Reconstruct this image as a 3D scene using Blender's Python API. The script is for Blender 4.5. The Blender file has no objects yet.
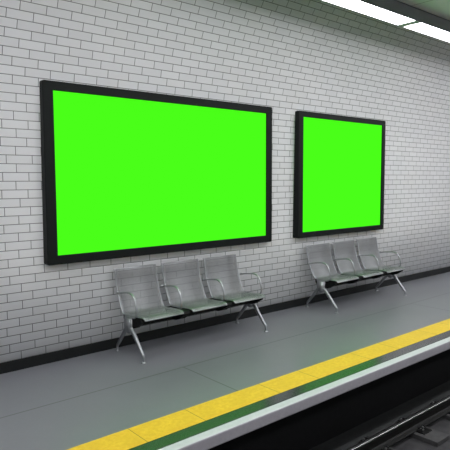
import bpy, bmesh, math
from mathutils import Vector, Matrix

scene = bpy.context.scene
COL = scene.collection
PI = math.pi

# ------------------------------------------------------------------ helpers
def link(name, bm, mat, parent=None, smooth=False, uv=None):
    bmesh.ops.recalc_face_normals(bm, faces=bm.faces[:])
    me = bpy.data.meshes.new(name)
    if smooth:
        for f in bm.faces: f.smooth = True
    bm.to_mesh(me); bm.free()
    mats = mat if isinstance(mat, (list, tuple)) else [mat]
    for m in mats: me.materials.append(m)
    o = bpy.data.objects.new(name, me)
    COL.objects.link(o)
    if parent: o.parent = parent
    return o

def tag(o, label=None, cat=None, group=None, kind=None):
    if label: o['label'] = label
    if cat: o['category'] = cat
    if group: o['group'] = group
    if kind: o['kind'] = kind
    return o

def empty(name, loc):
    o = bpy.data.objects.new(name, None)
    o.empty_display_size = 0.2
    o.location = loc
    COL.objects.link(o)
    return o

def add_box(bm, lo, hi, bevel=0.0, seg=2, mi=0):
    lo = Vector(lo); hi = Vector(hi)
    r = bmesh.ops.create_cube(bm, size=1.0)
    vs = r['verts']
    for v in vs:
        v.co = Vector((lo[i] + (v.co[i] + .5) * (hi[i] - lo[i]) for i in range(3)))
    fs = set(f for v in vs for f in v.link_faces)
    for f in fs: f.material_index = mi
    if bevel > 0:
        es = list(set(e for v in vs for e in v.link_edges))
        bmesh.ops.bevel(bm, geom=es, offset=bevel, segments=seg, affect='EDGES', profile=.5)

def box(name, lo, hi, mat, parent=None, bevel=0.0):
    bm = bmesh.new(); add_box(bm, lo, hi, bevel)
    return link(name, bm, mat, parent)

def prism(bm, pts, x0, x1):
    """closed profile pts [(y,z)] extruded along X"""
    a = [bm.verts.new((x0, y, z)) for y, z in pts]
    b = [bm.verts.new((x1, y, z)) for y, z in pts]
    n = len(pts)
    bm.faces.new(a); bm.faces.new(list(reversed(b)))
    for i in range(n):
        bm.faces.new((a[i], b[i], b[(i + 1) % n], a[(i + 1) % n]))

def catmull(P, n=8):
    P = [Vector(p) for p in P]
    Q = [2 * P[0] - P[1]] + P + [2 * P[-1] - P[-2]]
    out = []
    for i in range(1, len(Q) - 2):
        for k in range(n):
            t = k / n
            a, b, c, d = Q[i - 1], Q[i], Q[i + 1], Q[i + 2]
            out.append(.5 * ((2 * b) + (c - a) * t + (2 * a - 5 * b + 4 * c - d) * t * t + (3 * b - a - 3 * c + d) * t ** 3))
    out.append(P[-1])
    return out

def tube(bm, pts, rad, seg=10, cyclic=False, squash=None, cap=True):
    """sweep a circle along pts; rad is a number or a list; squash=(sx, sn) scales the two section axes"""
    pts = [Vector(p) for p in pts]
    n = len(pts)
    R = rad if isinstance(rad, (list, tuple)) else [rad] * n
    rings = []
    prev = None
    for i, p in enumerate(pts):
        if cyclic: t = pts[(i + 1) % n] - pts[i - 1]
        else: t = pts[min(i + 1, n - 1)] - pts[max(i - 1, 0)]
        t.normalize()
        if prev is None:
            ref = Vector((1, 0, 0)) if abs(t.x) < .9 else Vector((0, 0, 1))
            a = (ref - t * ref.dot(t)).normalized()
        else:
            a = (prev - t * prev.dot(t)).normalized()
        prev = a
        b = t.cross(a)
        sa, sb = squash if squash else (1, 1)
        rings.append([bm.verts.new(p + (a * math.cos(2 * PI * k / seg) * sa + b * math.sin(2 * PI * k / seg) * sb) * R[i]) for k in range(seg)])
    m = n if cyclic else n - 1
    for i in range(m):
        r0, r1 = rings[i], rings[(i + 1) % n]
        for k in range(seg):
            bm.faces.new((r0[k], r0[(k + 1) % seg], r1[(k + 1) % seg], r1[k]))
    if cap and not cyclic:
        bm.faces.new(rings[0]); bm.faces.new(list(reversed(rings[-1])))

def lathe(bm, prof, c, seg=20):
    """profile [(r,z)] about the vertical axis through c"""
    rings = []
    for r, z in prof:
        rings.append([bm.verts.new((c[0] + r * math.cos(2 * PI * k / seg), c[1] + r * math.sin(2 * PI * k / seg), c[2] + z)) for k in range(seg)])
    for i in range(len(rings) - 1):
        for k in range(seg):
            bm.faces.new((rings[i][k], rings[i][(k + 1) % seg], rings[i + 1][(k + 1) % seg], rings[i + 1][k]))
    bm.faces.new(rings[0]); bm.faces.new(list(reversed(rings[-1])))

# ------------------------------------------------------------------ materials
def srgb(r, g, b):
    f = lambda c: (c / 255 / 12.92) if c / 255 <= .04045 else ((c / 255 + .055) / 1.055) ** 2.4
    return (f(r), f(g), f(b), 1)

class NT:
    def __init__(s, name):
        s.m = bpy.data.materials.new(name); s.m.use_nodes = True
        s.t = s.m.node_tree; s.n = s.t.nodes; s.l = s.t.links
        s.n.clear()
        s.out = s.n.new('ShaderNodeOutputMaterial')
        s.b = s.n.new('ShaderNodeBsdfPrincipled')
        s.l.new(s.b.outputs[0], s.out.inputs[0])
    def put(s, sock, v):
        if hasattr(v, 'links') or isinstance(v, bpy.types.NodeSocket): s.l.new(v, sock)
        else: sock.default_value = v
    def math(s, op, a, b=0.0, c=0.0):
        n = s.n.new('ShaderNodeMath'); n.operation = op
        s.put(n.inputs[0], a); s.put(n.inputs[1], b)
        if len(n.inputs) > 2: s.put(n.inputs[2], c)
        return n.outputs[0]
    def mix(s, f, a, b):
        n = s.n.new('ShaderNodeMix'); n.data_type = 'RGBA'
        s.put(n.inputs[0], f); s.put(n.inputs[6], a); s.put(n.inputs[7], b)
        return n.outputs[2]
    def noise(s, scale, detail=3, rough=.5, vec=None):
        n = s.n.new('ShaderNodeTexNoise'); n.inputs['Scale'].default_value = scale
        n.inputs['Detail'].default_value = detail; n.inputs['Roughness'].default_value = rough
        if vec is not None: s.l.new(vec, n.inputs['Vector'])
        return n.outputs[0]
    def white(s, vec):
        n = s.n.new('ShaderNodeTexWhiteNoise'); n.noise_dimensions = '2D'
        s.l.new(vec, n.inputs['Vector']); return n.outputs[0]
    def comb(s, x, y, z=0.0):
        n = s.n.new('ShaderNodeCombineXYZ'); s.put(n.inputs[0], x); s.put(n.inputs[1], y); s.put(n.inputs[2], z); return n.outputs[0]
    def sep(s, v):
        n = s.n.new('ShaderNodeSeparateXYZ'); s.l.new(v, n.inputs[0]); return n.outputs
    def bump(s, h, strength, dist):
        n = s.n.new('ShaderNodeBump'); n.inputs['Strength'].default_value = strength; n.inputs['Distance'].default_value = dist
        s.l.new(h, n.inputs['Height']); s.l.new(n.outputs[0], s.b.inputs['Normal'])
    def obj(s):
        n = s.n.new('ShaderNodeTexCoord'); return n.outputs['Object']
    def uv(s):
        n = s.n.new('ShaderNodeTexCoord'); return n.outputs['UV']
    def remap(s, v, a, b, c, d):
        n = s.n.new('ShaderNodeMapRange'); s.put(n.inputs[0], v)
        for i, q in enumerate((a, b, c, d)): n.inputs[i + 1].default_value = q
        return n.outputs[0]

def simple(name, col, rough=.5, metal=0.0, spec=.5, nscale=0, namt=0.0, bump=0.0):
    t = NT(name)
    if nscale:
        v = t.noise(nscale, 4, .6, t.obj())
        dark = tuple(c * (1 - namt) for c in col[:3]) + (1,)
        lite = tuple(min(1, c * (1 + namt)) for c in col[:3]) + (1,)
        t.put(t.b.inputs['Base Color'], t.mix(t.remap(v, .3, .7, 0, 1), dark, lite))
        if bump: t.bump(v, bump, .002)
    else:
        t.b.inputs['Base Color'].default_value = col
    t.b.inputs['Roughness'].default_value = rough
    t.b.inputs['Metallic'].default_value = metal
    t.b.inputs['Specular IOR Level'].default_value = spec
    return t.m

def tile_material():
    t = NT('white_glazed_metro_tile')
    s = t.sep(t.uv())
    W, P, PH = .252, .0843, .017
    v = t.math('DIVIDE', t.math('SUBTRACT', s[1], PH), P)
    row = t.math('FLOOR', v); fv = t.math('FRACT', v)
    par = t.math('MULTIPLY', t.math('FLOORED_MODULO', row, 2.0), .5)
    rr = t.white(t.comb(row, 3.3))
    jit = t.math('MULTIPLY', t.math('SUBTRACT', rr, .5), .26)
    u = t.math('SUBTRACT', t.math('DIVIDE', s[0], W), t.math('ADD', par, jit))
    cell = t.math('FLOOR', u); fu = t.math('FRACT', u)
    du = t.math('MULTIPLY', t.math('MINIMUM', fu, t.math('SUBTRACT', 1.0, fu)), W)
    dv = t.math('MULTIPLY', t.math('MINIMUM', fv, t.math('SUBTRACT', 1.0, fv)), P)
    d = t.math('MINIMUM', du, dv)
    tile = t.remap(d, .0018, .0045, 0, 1)                        # 0 in the joint
    rnd = t.white(t.comb(cell, row))
    c = t.mix(rnd, srgb(231, 231, 233), srgb(238, 238, 240))
    cloud = t.noise(1.3, 3, .5, t.obj())
    c = t.mix(t.remap(cloud, .3, .7, 0, .3), c, srgb(228, 230, 236))
    t.put(t.b.inputs['Base Color'], t.mix(tile, srgb(98, 98, 98), c))
    t.put(t.b.inputs['Roughness'], t.remap(tile, 0, 1, .8, TILE_ROUGH))
    h = t.math('ADD', t.remap(d, .002, .008, 0, 1), t.math('MULTIPLY', t.noise(30, 2, .5, t.obj()), .12))
    t.bump(h, .35, .002)
    return t.m
TILE_ROUGH = .3

def floor_material():
    t = NT('grey_floor_slab')
    s = t.sep(t.obj())
    x, y = s[0], s[1]
    # joints: one long line at y=-0.915, cross joints every 4.28 m beyond it
    dl = t.math('ABSOLUTE', t.math('ADD', y, .917))
    fx = t.math('FRACT', t.math('ADD', t.math('DIVIDE', t.math('SUBTRACT', x, 3.12), 4.26), 100.0))
    dx = t.math('MULTIPLY', t.math('MINIMUM', fx, t.math('SUBTRACT', 1.0, fx)), 4.26)
    outer = t.math('LESS_THAN', y, -.917)
    dx = t.math('ADD', dx, t.math('MULTIPLY', t.math('SUBTRACT', 1.0, outer), 5.0))
    d = t.math('MINIMUM', dl, dx)
    slab = t.remap(d, .003, .009, 0, 1)
    n1 = t.noise(1.1, 4, .6, t.obj()); n2 = t.noise(45, 2, .5, t.obj())
    c = t.mix(t.remap(n1, .3, .7, 0, 1), srgb(114, 115, 121), srgb(121, 122, 128))
    c = t.mix(t.remap(n2, .3, .7, 0, .25), c, srgb(108, 110, 114))
    t.put(t.b.inputs['Base Color'], t.mix(slab, srgb(62, 66, 64), c))
    t.b.inputs['Roughness'].default_value = .32
    t.b.inputs['Specular IOR Level'].default_value = .8
    t.bump(slab, .2, .002)
    return t.m

def yellow_material():
    t = NT('yellow_tactile_strip')
    s = t.sep(t.obj())
    def line(off):
        f = t.math('FRACT', t.math('ADD', t.math('DIVIDE', t.math('SUBTRACT', s[0], off), 1.37), 100.0))
        return t.math('MULTIPLY', t.math('MINIMUM', f, t.math('SUBTRACT', 1.0, f)), 1.37)
    d = t.math('MINIMUM', line(2.0), line(2.53))
    m = t.remap(d, .0015, .0045, .15, 1)
    n = t.noise(28, 4, .65, t.obj()); n3 = t.noise(5, 3, .6, t.obj())
    c = t.mix(t.remap(n, .35, .65, 0, 1), srgb(218, 178, 30), srgb(234, 198, 52))
    c = t.mix(t.remap(n3, .35, .65, 0, .5), c, srgb(214, 176, 40))
    t.put(t.b.inputs['Base Color'], t.mix(m, srgb(130, 105, 20), c))
    t.b.inputs['Roughness'].default_value = .6
    t.bump(n, .5, .003)
    return t.m

def perforated_material():
    """brushed steel sheet with small round holes; solid along the sides"""
    t = NT('perforated_steel')
    t.b.inputs['Base Color'].default_value = (.33, .335, .35, 1)
    t.b.inputs['Metallic'].default_value = .5
    t.b.inputs['Roughness'].default_value = .5
    s = t.sep(t.uv())
    pt = .0085
    def grid(ox, oy):
        a = t.math('SUBTRACT', t.math('FRACT', t.math('ADD', t.math('DIVIDE', s[0], pt), 200 + ox)), .5)
        b = t.math('SUBTRACT', t.math('FRACT', t.math('ADD', t.math('DIVIDE', s[1], pt * 1.732), 200 + oy)), .5)
        a = t.math('MULTIPLY', a, pt); b = t.math('MULTIPLY', b, pt * 1.732)
        return t.math('SQRT', t.math('ADD', t.math('MULTIPLY', a, a), t.math('MULTIPLY', b, b)))
    d = t.math('MINIMUM', grid(0, 0), grid(.5, .5))
    hole = t.math('LESS_THAN', d, HOLE)
    inside = t.math('LESS_THAN', t.math('ABSOLUTE', s[0]), .235)
    hole = t.math('MULTIPLY', hole, inside)
    tr = t.n.new('ShaderNodeBsdfTransparent'); mx = t.n.new('ShaderNodeMixShader')
    t.l.new(hole, mx.inputs[0]); t.l.new(t.b.outputs[0], mx.inputs[1]); t.l.new(tr.outputs[0], mx.inputs[2])
    t.l.new(mx.outputs[0], t.out.inputs[0])
    return t.m
HOLE = .0029

def emit(name, col, strength):
    t = NT(name)
    e = t.n.new('ShaderNodeEmission'); e.inputs[0].default_value = col; e.inputs[1].default_value = strength
    t.l.new(e.outputs[0], t.out.inputs[0])
    return t.m

M_tile = tile_material()
M_floor = floor_material()
M_yellow = yellow_material()
M_perf = perforated_material()
M_steel = simple('brushed_steel', (.43, .44, .46, 1), .42, 1.0)
M_cast = simple('cast_aluminium', (.38, .39, .41, 1), .42, 1.0)
M_blackmetal = simple('black_painted_steel', (.004, .004, .0045, 1), .6, 0, .2)
M_frame = simple('black_frame', (.006, .008, .008, 1), .55, 0, .18, 90, .2)
M_skirt = simple('black_skirting', (.006, .007, .0075, 1), .45, 0, .3, 60, .2)
M_green = emit('green_screen', (.0685, 1.0, .0097, 1), 1.0)
M_strip = simple('dark_glossy_strip', (.035, .038, .040, 1), .2, 0, .65, 40, .15)
M_nose = simple('pale_edge_stone', srgb(192, 196, 198), .45, 0, .5, 30, .05)
M_nose_shade = simple('shaded_edge_face', srgb(152, 149, 156), .6, 0, .3, 30, .06)
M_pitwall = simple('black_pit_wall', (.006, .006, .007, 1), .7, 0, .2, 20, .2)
M_bed_shade = simple('track_bed_shade', (.02, .021, .022, 1), .75, 0, .25, 14, .2)
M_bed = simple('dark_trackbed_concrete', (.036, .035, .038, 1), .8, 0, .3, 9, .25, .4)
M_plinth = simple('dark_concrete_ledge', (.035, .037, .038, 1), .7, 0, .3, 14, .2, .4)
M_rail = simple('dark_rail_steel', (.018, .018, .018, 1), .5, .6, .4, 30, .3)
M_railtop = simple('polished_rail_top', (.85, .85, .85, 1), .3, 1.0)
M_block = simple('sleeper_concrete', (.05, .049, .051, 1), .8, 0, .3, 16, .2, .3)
M_clip = simple('dark_rail_clip', (.02, .02, .021, 1), .35, .7)
M_bolt = simple('worn_bolt', (.25, .25, .25, 1), .35, 1.0)
M_ceil = simple('grey_green_ceiling', srgb(176, 190, 182), .55, 0, .4, 2, .03)
M_beam = simple('dark_grey_fitting', srgb(140, 139, 147), .5, 0, .5, 20, .04)
M_lamp = emit('lamp_diffuser', (.99, .99, 1, 1), 9.8)
M_lamp_fill = emit('fill_lamp_diffuser', (.985, .985, 1, 1), 10.3)
M_reveal = simple('black_shadow_gap', (.01, .01, .011, 1), .7)
M_far = simple('far_wall', srgb(150, 152, 154), .6, 0, .4, 2, .06)

# ------------------------------------------------------------------ the vaulted tiled wall
X0, X1 = -4.0, 20.0
WY = .105            # flat part of the wall
Z0, RAD = 2.4, 3.0   # the wall bends inwards above Z0
def wall_point(s):
    if s <= Z0: return WY, s
    a = (s - Z0) / RAD
    return WY - RAD * (1 - math.cos(a)), Z0 + RAD * math.sin(a)
def wall_y(z):
    if z <= Z0: return WY
    return WY - RAD * (1 - math.cos(math.asin((z - Z0) / RAD)))

bm = bmesh.new()
uvl = bm.loops.layers.uv.new('UVMap')
S = [0.0, Z0 * .5, Z0] + [Z0 + .06 * k for k in range(1, 40)]
S = [s for s in S if wall_point(s)[1] < 4.55]
inn = []; outr = []
for s in S:
    y, z = wall_point(s)
    a = max(0, (s - Z0) / RAD)
    for xs, lst, off in ((0, inn, 0), (0, outr, .2)):
        yy = y + off * math.cos(a); zz = z + off * math.sin(a)
        lst.append((bm.verts.new((X0, yy, zz)), bm.verts.new((X1, yy, zz)), s))
def quad(a, b, lst_uv=True):
    f = bm.faces.new((a[0], a[1], b[1], b[0]))
    for lp, uvc in zip(f.loops, ((X0, a[2]), (X1, a[2]), (X1, b[2]), (X0, b[2]))): lp[uvl].uv = uvc
    f.smooth = True
for i in range(len(S) - 1):
    quad(inn[i], inn[i + 1]); quad(outr[i], outr[i + 1])
quad(inn[0], outr[0]); quad(inn[-1], outr[-1])
for k in (0, 1):
    for i in range(len(S) - 1):
        bm.faces.new((inn[i][k], inn[i + 1][k], outr[i + 1][k], outr[i][k]))
w = link('wall_back', bm, M_tile); tag(w, kind='structure')
for p in w.data.polygons: p.use_smooth = True

# skirting
tag(box('baseboard_back', (X0, WY - .018, 0), (X1, WY, .109), M_skirt, bevel=.003), kind='structure')

# ------------------------------------------------------------------ platform
YE = -2.247
tag(box('floor', (X0, -1.744, -.06), (X1, .3, 0), M_floor), kind='structure')
tag(box('trim_1', (X0, -2.022, -.06), (X1, -1.744, .002), M_yellow), kind='structure')
tag(box('trim_2', (X0, -2.150, -.06), (X1, -2.022, .0), M_strip), kind='structure')
bm = bmesh.new()
add_box(bm, (X0, YE, -.100), (X1, -2.150, .0), .014, 4)
bm.faces.ensure_lookup_table(); bm.normal_update()
for f in bm.faces:
    if f.normal.y < -.8: f.material_index = 1  # front face in darker grey, its shade put into the colour
tag(link('trim_3', bm, [M_nose, M_nose_shade]), kind='structure')
# platform body under the overhang and the track pit
YP, ZB = -1.84, -.80
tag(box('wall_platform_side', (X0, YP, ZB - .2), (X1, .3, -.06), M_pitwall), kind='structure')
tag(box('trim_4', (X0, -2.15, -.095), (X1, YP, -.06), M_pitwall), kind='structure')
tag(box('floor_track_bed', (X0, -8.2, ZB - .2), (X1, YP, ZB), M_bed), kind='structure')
tag(box('trim_6', (X0, -2.01, ZB), (X1, YP, ZB + .006), M_bed_shade), kind='structure')  # darker strip standing in for the overhang's shade on the track bed
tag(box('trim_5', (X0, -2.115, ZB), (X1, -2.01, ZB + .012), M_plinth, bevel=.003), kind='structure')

# ------------------------------------------------------------------ rails and sleeper blocks
def make_rail(y, label):
    root = empty('steel_rail', (0, y, ZB + .05))
    tag(root, label, 'rail', 'running rails of the track')
    H = .135
    prof = [(-.062, 0), (.062, 0), (.062, .010), (.020, .020), (.009, .034), (.009, H - .045), (.030, H - .034), (.033, H - .004),
            (-.033, H - .004), (-.030, H - .034), (-.009, H - .045), (-.009, .034), (-.020, .020), (-.062, .010)]
    bm = bmesh.new(); prism(bm, prof, X0 + .02, X1 - .02)
    link('rail_body', bm, M_rail, root)
    bm = bmesh.new(); add_box(bm, (X0 + .02, -.014, H - .005), (X1 - .02, .014, H + .001), .0015, 1)
    o = link('running_surface', bm, M_railtop, root); o['label'] = 'bright polished rail top'
    return root
make_rail(-2.318, 'dark steel rail with bright polished top, nearest to the platform')
make_rail(-3.80, 'dark steel rail with bright polished top, farther from the platform')

def make_block():
    root = empty('sleeper_block', (0, 0, ZB))
    bm = bmesh.new(); add_box(bm, (-.125, -.325, 0), (.125, .195, .050), .006, 2)
    link('concrete_block', bm, M_block, root)
    for s in (1, -1):
        yc = s * .115 - (.0 if s > 0 else 0)
        bm = bmesh.new(); add_box(bm, (-.075, min(yc - s * .05, yc + s * .045), .050), (.075, max(yc - s * .05, yc + s * .045), .062), .003, 2)
        if s > 0: bm.free(); bm = bmesh.new(); add_box(bm, (-.05, .064, .050), (.05, .185, .066), .003, 2)
        pl = link('base_plate', bm, M_clip, root)
        yb = -.09 if s < 0 else .160
        bm = bmesh.new()
        for q in (-1, 1):   # curved spring arms pressing on the rail foot
            tube(bm, catmull([(q * .012, yb, .066), (q * .035, yb + s * .012, .078), (q * .045, yb - s * .012, .086), (q * .030, yb - s * .032, .078)], 5), .0075, 8)
        link('rail_clip', bm, M_clip, root)
        bm = bmesh.new()
        lathe(bm, [(.020, .060), (.020, .066), (.013, .068), (.013, .090), (.010, .096), (.004, .098)], (0, yb, 0), 12)
        link('bolt', bm, M_bolt, root)
    return root
def copy_tree(o, parent=None):
    c = o.copy(); COL.objects.link(c)
    if parent: c.parent = parent
    for ch in list(o.children): copy_tree(ch, c)
    return c
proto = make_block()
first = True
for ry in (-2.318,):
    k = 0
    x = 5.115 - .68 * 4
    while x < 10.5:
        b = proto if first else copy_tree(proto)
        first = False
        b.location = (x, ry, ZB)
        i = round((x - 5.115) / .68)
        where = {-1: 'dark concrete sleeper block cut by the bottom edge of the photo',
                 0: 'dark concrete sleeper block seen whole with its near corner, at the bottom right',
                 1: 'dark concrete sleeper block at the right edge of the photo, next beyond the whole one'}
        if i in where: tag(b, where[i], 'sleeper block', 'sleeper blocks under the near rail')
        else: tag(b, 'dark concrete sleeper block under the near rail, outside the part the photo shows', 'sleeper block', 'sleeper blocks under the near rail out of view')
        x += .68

# ------------------------------------------------------------------ billboards
def billboard(x0, x1, z0, z1, bl, br, b, label):
    root = empty('billboard', ((x0 + x1) / 2, WY, z0))
    ox, oy, oz = root.location
    tag(root, label, 'billboard')
    bm = bmesh.new()
    rec = .018; lip = .006
    def ring(inset, y, r, n=4):
        out = []
        for cx, cz, a0 in ((x1, z1, 0), (x0, z1, 90), (x0, z0, 180), (x1, z0, 270)):
            sx = 1 if cx == x1 else -1; sz = 1 if cz == z1 else -1
            ix = inset + ((br if sx > 0 else bl) - b if inset > b / 2 else 0)
            ccx = cx - sx * (ix + r); ccz = cz - sz * (inset + r)
            for k in range(n + 1):
                a = math.radians(a0 + 90 * k / n)
                px, pz = ccx + r * math.cos(a), ccz + r * math.sin(a)
                yy = min(y, wall_y(pz) - .001)
                out.append(bm.verts.new((px - ox, yy - oy, pz - oz)))
        return out
    rs = [ring(0, .104, .02), ring(0, lip, .02), ring(lip, 0, .016), ring(b - .004, 0, .004), ring(b, .004, .003), ring(b, .03, .003)]
    for r0, r1 in zip(rs, rs[1:] + [rs[0]]):
        n = len(r0)
        for k in range(n): bm.faces.new((r0[k], r0[(k + 1) % n], r1[(k + 1) % n], r1[k]))
    link('frame', bm, M_frame, root)
    bm = bmesh.new(); add_box(bm, (x0 + bl - ox, rec - oy, z0 + b - oz), (x1 - br - ox, rec + .03 - oy, z1 - b - oz))
    o = link('screen', bm, M_green, root); o['label'] = 'plain bright green glowing screen'
    return root
billboard(2.130, 5.318, 1.026, 2.860, .108, .108, .092, 'large wide black framed billboard with glowing green screen, the left one')
billboard(5.850, 8.024, 1.030, 2.860, .105, .090, .082, 'smaller nearly square black framed billboard with green screen, the right one')

# ------------------------------------------------------------------ benches
# side profile of a seat shell, (y, z) in world metres, from the top of the back to the front edge of the seat
PROF = catmull([(.030, .898, 0), (.022, .905, 0), (.014, .898, 0), (.004, .85, 0), (-.014, .75, 0), (-.045, .65, 0), (-.083, .56, 0), (-.120, .487, 0),
                (-.150, .447, 0), (-.20, .438, 0), (-.33, .444, 0), (-.43, .454, 0), (-.49, .456, 0), (-.522, .450, 0), (-.538, .438, 0), (-.540, .426, 0)], 6)
PROF = [(p.x, p.y) for p in PROF]
L = [0]
for a, b in zip(PROF, PROF[1:]): L.append(L[-1] + math.hypot(a[0] - b[0], a[1] - b[1]))
ib = min(range(len(PROF)), key=lambda i: abs(PROF[i][0] + .150) + (0 if PROF[i][1] < .5 else 9))
def edge_x(i, side, w):
    # the seat pan narrows a little towards the front edge
    k = max(0.0, min(1.0, (i - ib) / (len(PROF) - 1 - ib)))
    k = k * k * (3 - 2 * k)
    return side * w / 2 - side * k * (.036 if side < 0 else .010)
BY = -.28      # the bench origin in world y

def shell(name, i0, i1, w, root, xc, mat, th=.003):
    bm = bmesh.new(); uvl = bm.loops.layers.uv.new('UVMap')
    nx = 2
    rows = []
    for side in (0, 1):
        lst = []
        for i in range(i0, i1 + 1):
            a = PROF[max(i - 1, 0)]; b = PROF[min(i + 1, len(PROF) - 1)]
            t = Vector((b[0] - a[0], b[1] - a[1])).normalized(); n = Vector((-t.y, t.x))
            y = PROF[i][0] + n.x * th * side; z = PROF[i][1] + n.y * th * side
            lst.append([bm.verts.new((xc + edge_x(i, sx, w), y - BY, z)) for sx in (-1, 1)])
        rows.append(lst)
    def q(a, b, c, d, us, vs):
        f = bm.faces.new((a, b, c, d)); f.smooth = True
        for lp, u, v in zip(f.loops, us, vs): lp[uvl].uv = (u, v)
    for lst in rows[:1]:
        for k in range(len(lst) - 1):
            q(lst[k][0], lst[k][1], lst[k + 1][1], lst[k + 1][0], (-w / 2, w / 2, w / 2, -w / 2), (L[i0 + k], L[i0 + k], L[i0 + k + 1], L[i0 + k + 1]))
    for v in [v for v in bm.verts if not v.link_faces]: bm.verts.remove(v)
    me = bpy.data.meshes.new(name); bm.to_mesh(me); bm.free(); me.materials.append(mat)
    o = bpy.data.objects.new(name, me); COL.objects.link(o); o.parent = root
    sm = o.modifiers.new('sheet', 'SOLIDIFY'); sm.thickness = th; sm.offset = 0
    return o

def make_bench():
    root = empty('metal_bench', (0, 0, 0))
    HW = .885; W = .530; pitch = (2 * HW - W) / 2
    cx = [-HW + W / 2 + pitch * k for k in range(3)]
    for xc in cx:
        shell('backrest', 0, ib, W, root, xc, M_perf)
        shell('seat', ib, len(PROF) - 1, W, root, xc, M_perf)
        # chrome rim around the whole shell
        bm = bmesh.new()
        for s in (-1, 1):
            tube(bm, [(xc + edge_x(i, s, W), y - BY, z) for i, (y, z) in enumerate(PROF)], .0060, 8)
        tube(bm, [(xc - W / 2, .022 - BY, .903), (xc + W / 2, .022 - BY, .903)], .008, 8)
        tube(bm, [(xc - W / 2 + .034, PROF[-4][0] - BY, PROF[-4][1]), (xc + W / 2 - .009, PROF[-4][0] - BY, PROF[-4][1])], .008, 8)
        link('seat_rim', bm, M_steel, root, smooth=True)
    # armrests: a loop leaving the backrest, bending down at the front and running back beneath the seat side
    ax = [-HW + .002, (cx[0] + cx[1]) / 2 - .0, (cx[1] + cx[2]) / 2 - .0, HW + .040]
    arm = catmull([Vector((y, z, 0)) for y, z in [(-.045, .652), (-.12, .666), (-.22, .680), (-.295, .686), (-.350, .675), (-.392, .640), (-.414, .592),
                   (-.427, .545), (-.432, .50), (-.424, .466), (-.40, .446), (-.36, .434), (-.27, .426), (-.19, .424)]], 5)
    for x in ax:
        bm = bmesh.new()
        n = len(arm)
        tube(bm, [(x, p.x - BY, p.y) for p in arm], .0105, 10, squash=(1.25, .8))
        tube(bm, [(x, -.04 - BY, .652), (x, -.055 - BY, .654)], .016, 10)
        link('armrest', bm, M_steel, root, smooth=True)
    # beam and seat supports
    bm = bmesh.new(); add_box(bm, (-HW + .01, -.330 - BY, .325), (HW - .01, -.235 - BY, .392), .006, 2)
    link('beam', bm, M_blackmetal, root)
    sup = [(-.16, .436), (-.22, .430), (-.33, .436), (-.40, .448), (-.47, .450), (-.505, .440), (-.522, .418), (-.515, .398), (-.47, .375), (-.42, .340), (-.36, .322), (-.31, .318), (-.20, .33), (-.16, .40)]
    for x, hw in ((-HW + .018, .018), ((cx[0] + cx[1]) / 2 + .010, .044), ((cx[1] + cx[2]) / 2 + .010, .044), (HW - .040, .020)):
        bm = bmesh.new(); prism(bm, [(y - BY, z) for y, z in sup], x - hw, x + hw)
        o = link('seat_support', bm, M_blackmetal, root)
    # legs: one casting each, hub + two arched legs that end upright on round feet
    for s in (-1, 1):
        x = s * (HW - .0)
        leg = empty_leg(root, x)
    return root

def empty_leg(root, x):
    bm = bmesh.new()
    # upright hub
    hub = [(-.342, .425), (-.205, .425), (-.200, .33), (-.215, .285), (-.245, .262), (-.28, .256), (-.315, .270), (-.335, .30)]
    prism(bm, [(y - BY, z) for y, z in hub], x - .024, x + .024)
    bmesh.ops.bevel(bm, geom=bm.edges[:], offset=.008, segments=2, affect='EDGES')
    fr = catmull([(x, -.305 - BY, .325), (x, -.355 - BY, .285), (x, -.44 - BY, .190), (x, -.515 - BY, .105), (x, -.545 - BY, .075), (x, -.552 - BY, .05), (x, -.552 - BY, .018)], 5)
    re = catmull([(x, -.245 - BY, .325), (x, -.195 - BY, .275), (x, -.12 - BY, .185), (x, -.045 - BY, .098), (x, -.018 - BY, .070), (x, -.012 - BY, .05), (x, -.012 - BY, .018)], 5)
    for path in (fr, re):
        n = len(path)
        tube(bm, path, [.029 - .014 * min(1, i / (n - 8)) for i in range(n)], 12, squash=(.85, 1.0))
    leg = link('leg', bm, M_cast, root, smooth=False)
    for p in leg.data.polygons: p.use_smooth = True
    for yy in (-.552, -.012):
        bm = bmesh.new()
        lathe(bm, [(.030, 0), (.030, .006), (.026, .010), (.014, .014), (.011, .026)], (x, yy - BY, 0), 18)
        f = link('foot', bm, M_cast, leg, smooth=True)
    return leg

bench = make_bench()
bench.location = (3.768, BY, 0)
tag(bench, 'three seat perforated steel bench with armrests under the large left billboard', 'bench', 'steel platform benches')
b2 = copy_tree(bench)
b2.location = (6.938, BY, 0)
tag(b2, 'three seat perforated steel bench with armrests under the smaller right billboard', 'bench', 'steel platform benches')

# ------------------------------------------------------------------ ceiling and lamps
ZF, YA, YB, ZC = 4.00, -.945, -1.235, 4.17
GAP = 6.87; LEN = 2.5
def luminaire(x0, x1, YA=YA, YB=YB, lamp=None):
    root = empty('ceiling_luminaire', ((x0 + x1) / 2, (YA + YB) / 2, ZF))
    ox, oy, oz = root.location
    bm = bmesh.new()
    e = .001
    # housing: open tray around the diffuser
    add_box(bm, (x0 + e - ox, YB - oy, 0), (x1 - e - ox, YB + .010 - oy, ZC - ZF - .012), .002, 1)
    add_box(bm, (x0 + e - ox, YA - .008 - oy, 0), (x1 - e - ox, YA - oy, ZC - ZF - .012), .002, 1)
    add_box(bm, (x0 + e - ox, YB + .010 - oy, .04), (x1 - e - ox, YA - .008 - oy, ZC - ZF - .012))
    link('housing', bm, M_beam, root)
    for xa, xb in ((x0 + e, x0 + .07), (x1 - .07, x1 - e)):
        box('end_cap', (xa - ox, YB + .010 - oy, .001), (xb - ox, YA - .008 - oy, .04), M_ceil, root)
    box('diffuser', (x0 + .07 - ox, YB + .010 - oy, .004), (x1 - .07 - ox, YA - .008 - oy, .035), lamp or M_lamp, root)
    return root
x = GAP - LEN * 4
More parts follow.
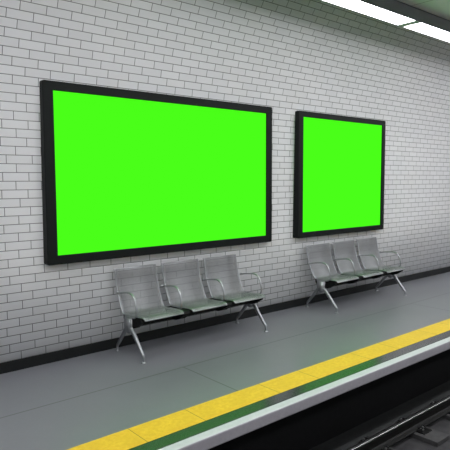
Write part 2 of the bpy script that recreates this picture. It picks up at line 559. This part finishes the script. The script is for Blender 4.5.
while x < X1 - LEN:
    r = luminaire(x, x + LEN)
    i = round((x - GAP) / LEN)
    if i == -1: tag(r, 'bright white linear ceiling luminaire left of the gap at the top right', 'ceiling light', 'ceiling luminaires in a row')
    elif i == 0: tag(r, 'bright white linear ceiling luminaire right of the gap, running out at the right edge', 'ceiling light', 'ceiling luminaires in a row')
    else: tag(r, 'bright white linear ceiling luminaire farther along the row, out of view', 'ceiling light', 'ceiling luminaires in a row out of view')
    x += LEN

# two unseen rows over the tracks, added to brighten wall and platform
for ya, yb, word in ((-3.35, -3.95, 'over the near track'), (-6.60, -7.20, 'over the far track')):
    x = GAP - LEN * 4
    while x < X1 - LEN:
        r = luminaire(x, x + LEN, ya, yb, M_lamp_fill)
        tag(r, 'white ceiling luminaire added for fill light ' + word + ', out of view', 'ceiling light', 'added fill luminaires ' + word)
        x += LEN

# shadow gap, soffit over the platform edge and the raised cove towards the vault
tag(box('trim_7', (X0, YB + .012, ZC - .012), (X1, YA - .01, ZC + .02), M_reveal), kind='structure')
def ceil_mat():
    t = NT('ceiling_panels')
    s = t.sep(t.obj())
    f = t.math('FRACT', t.math('ADD', t.math('DIVIDE', t.math('SUBTRACT', s[0], 6.68), 2.5), 100.0))
    d = t.math('MULTIPLY', t.math('MINIMUM', f, t.math('SUBTRACT', 1.0, f)), 2.5)
    m = t.remap(d, .003, .008, 0, 1)
    t.put(t.b.inputs['Base Color'], t.mix(m, srgb(110, 116, 112), srgb(225, 231, 229)))
    t.b.inputs['Roughness'].default_value = .4
    return t.m
tag(box('ceiling', (X0, -8.2, ZC), (X1, YB + .012, ZC + .15), ceil_mat()), kind='structure')
tag(box('ceiling_cove_side', (X0, YA - .01, ZC), (X1, YA + .05, 4.55), M_ceil), kind='structure')
tag(box('ceiling_cove', (X0, YA + .05, 4.50), (X1, -.45, 4.60), M_ceil), kind='structure')

# far side of the tunnel and its ends
tag(box('wall_front', (X0, -8.4, ZB - .2), (X1, -8.2, ZC + .15), M_far), kind='structure')
tag(box('wall_left', (X0 - .2, -8.4, ZB - .2), (X0, .3, 4.7), M_far), kind='structure')
tag(box('wall_right', (X1, -8.4, ZB - .2), (X1 + .2, .3, 4.7), M_far), kind='structure')

# ------------------------------------------------------------------ camera and world
world = bpy.data.worlds.new('World'); scene.world = world; world.use_nodes = True
world.node_tree.nodes['Background'].inputs[0].default_value = (.02, .02, .02, 1)

cam = bpy.data.cameras.new('camera'); co = bpy.data.objects.new('camera', cam); COL.objects.link(co)
yaw, pitch, roll = .70641, .081963, -.0040066
f = Vector((math.sin(yaw) * math.cos(pitch), math.cos(yaw) * math.cos(pitch), -math.sin(pitch)))
r = f.cross(Vector((0, 0, 1))).normalized(); u = r.cross(f)
c, s = math.cos(roll), math.sin(roll)
r2 = r * c + u * s; u2 = -r * s + u * c
m = Matrix((r2, u2, -f)).transposed().to_4x4(); m.translation = Vector((0, -5.23, 1.8697))
co.matrix_world = m
cam.sensor_width = 36; cam.lens = 540.42 / 450 * 36; cam.clip_end = 200; cam.clip_start = .05
scene.camera = co
scene.view_settings.view_transform = 'Standard'
scene.view_settings.look = 'None'
scene.view_settings.exposure = 0.0
scene.view_settings.gamma = 1
scene.view_settings.use_curve_mapping = False
scene.cycles.use_denoising = True
scene.cycles.denoising_prefilter = 'ACCURATE'
scene.cycles.max_bounces = 10
scene.cycles.transparent_max_bounces = 16
scene.cycles.sample_clamp_indirect = 6
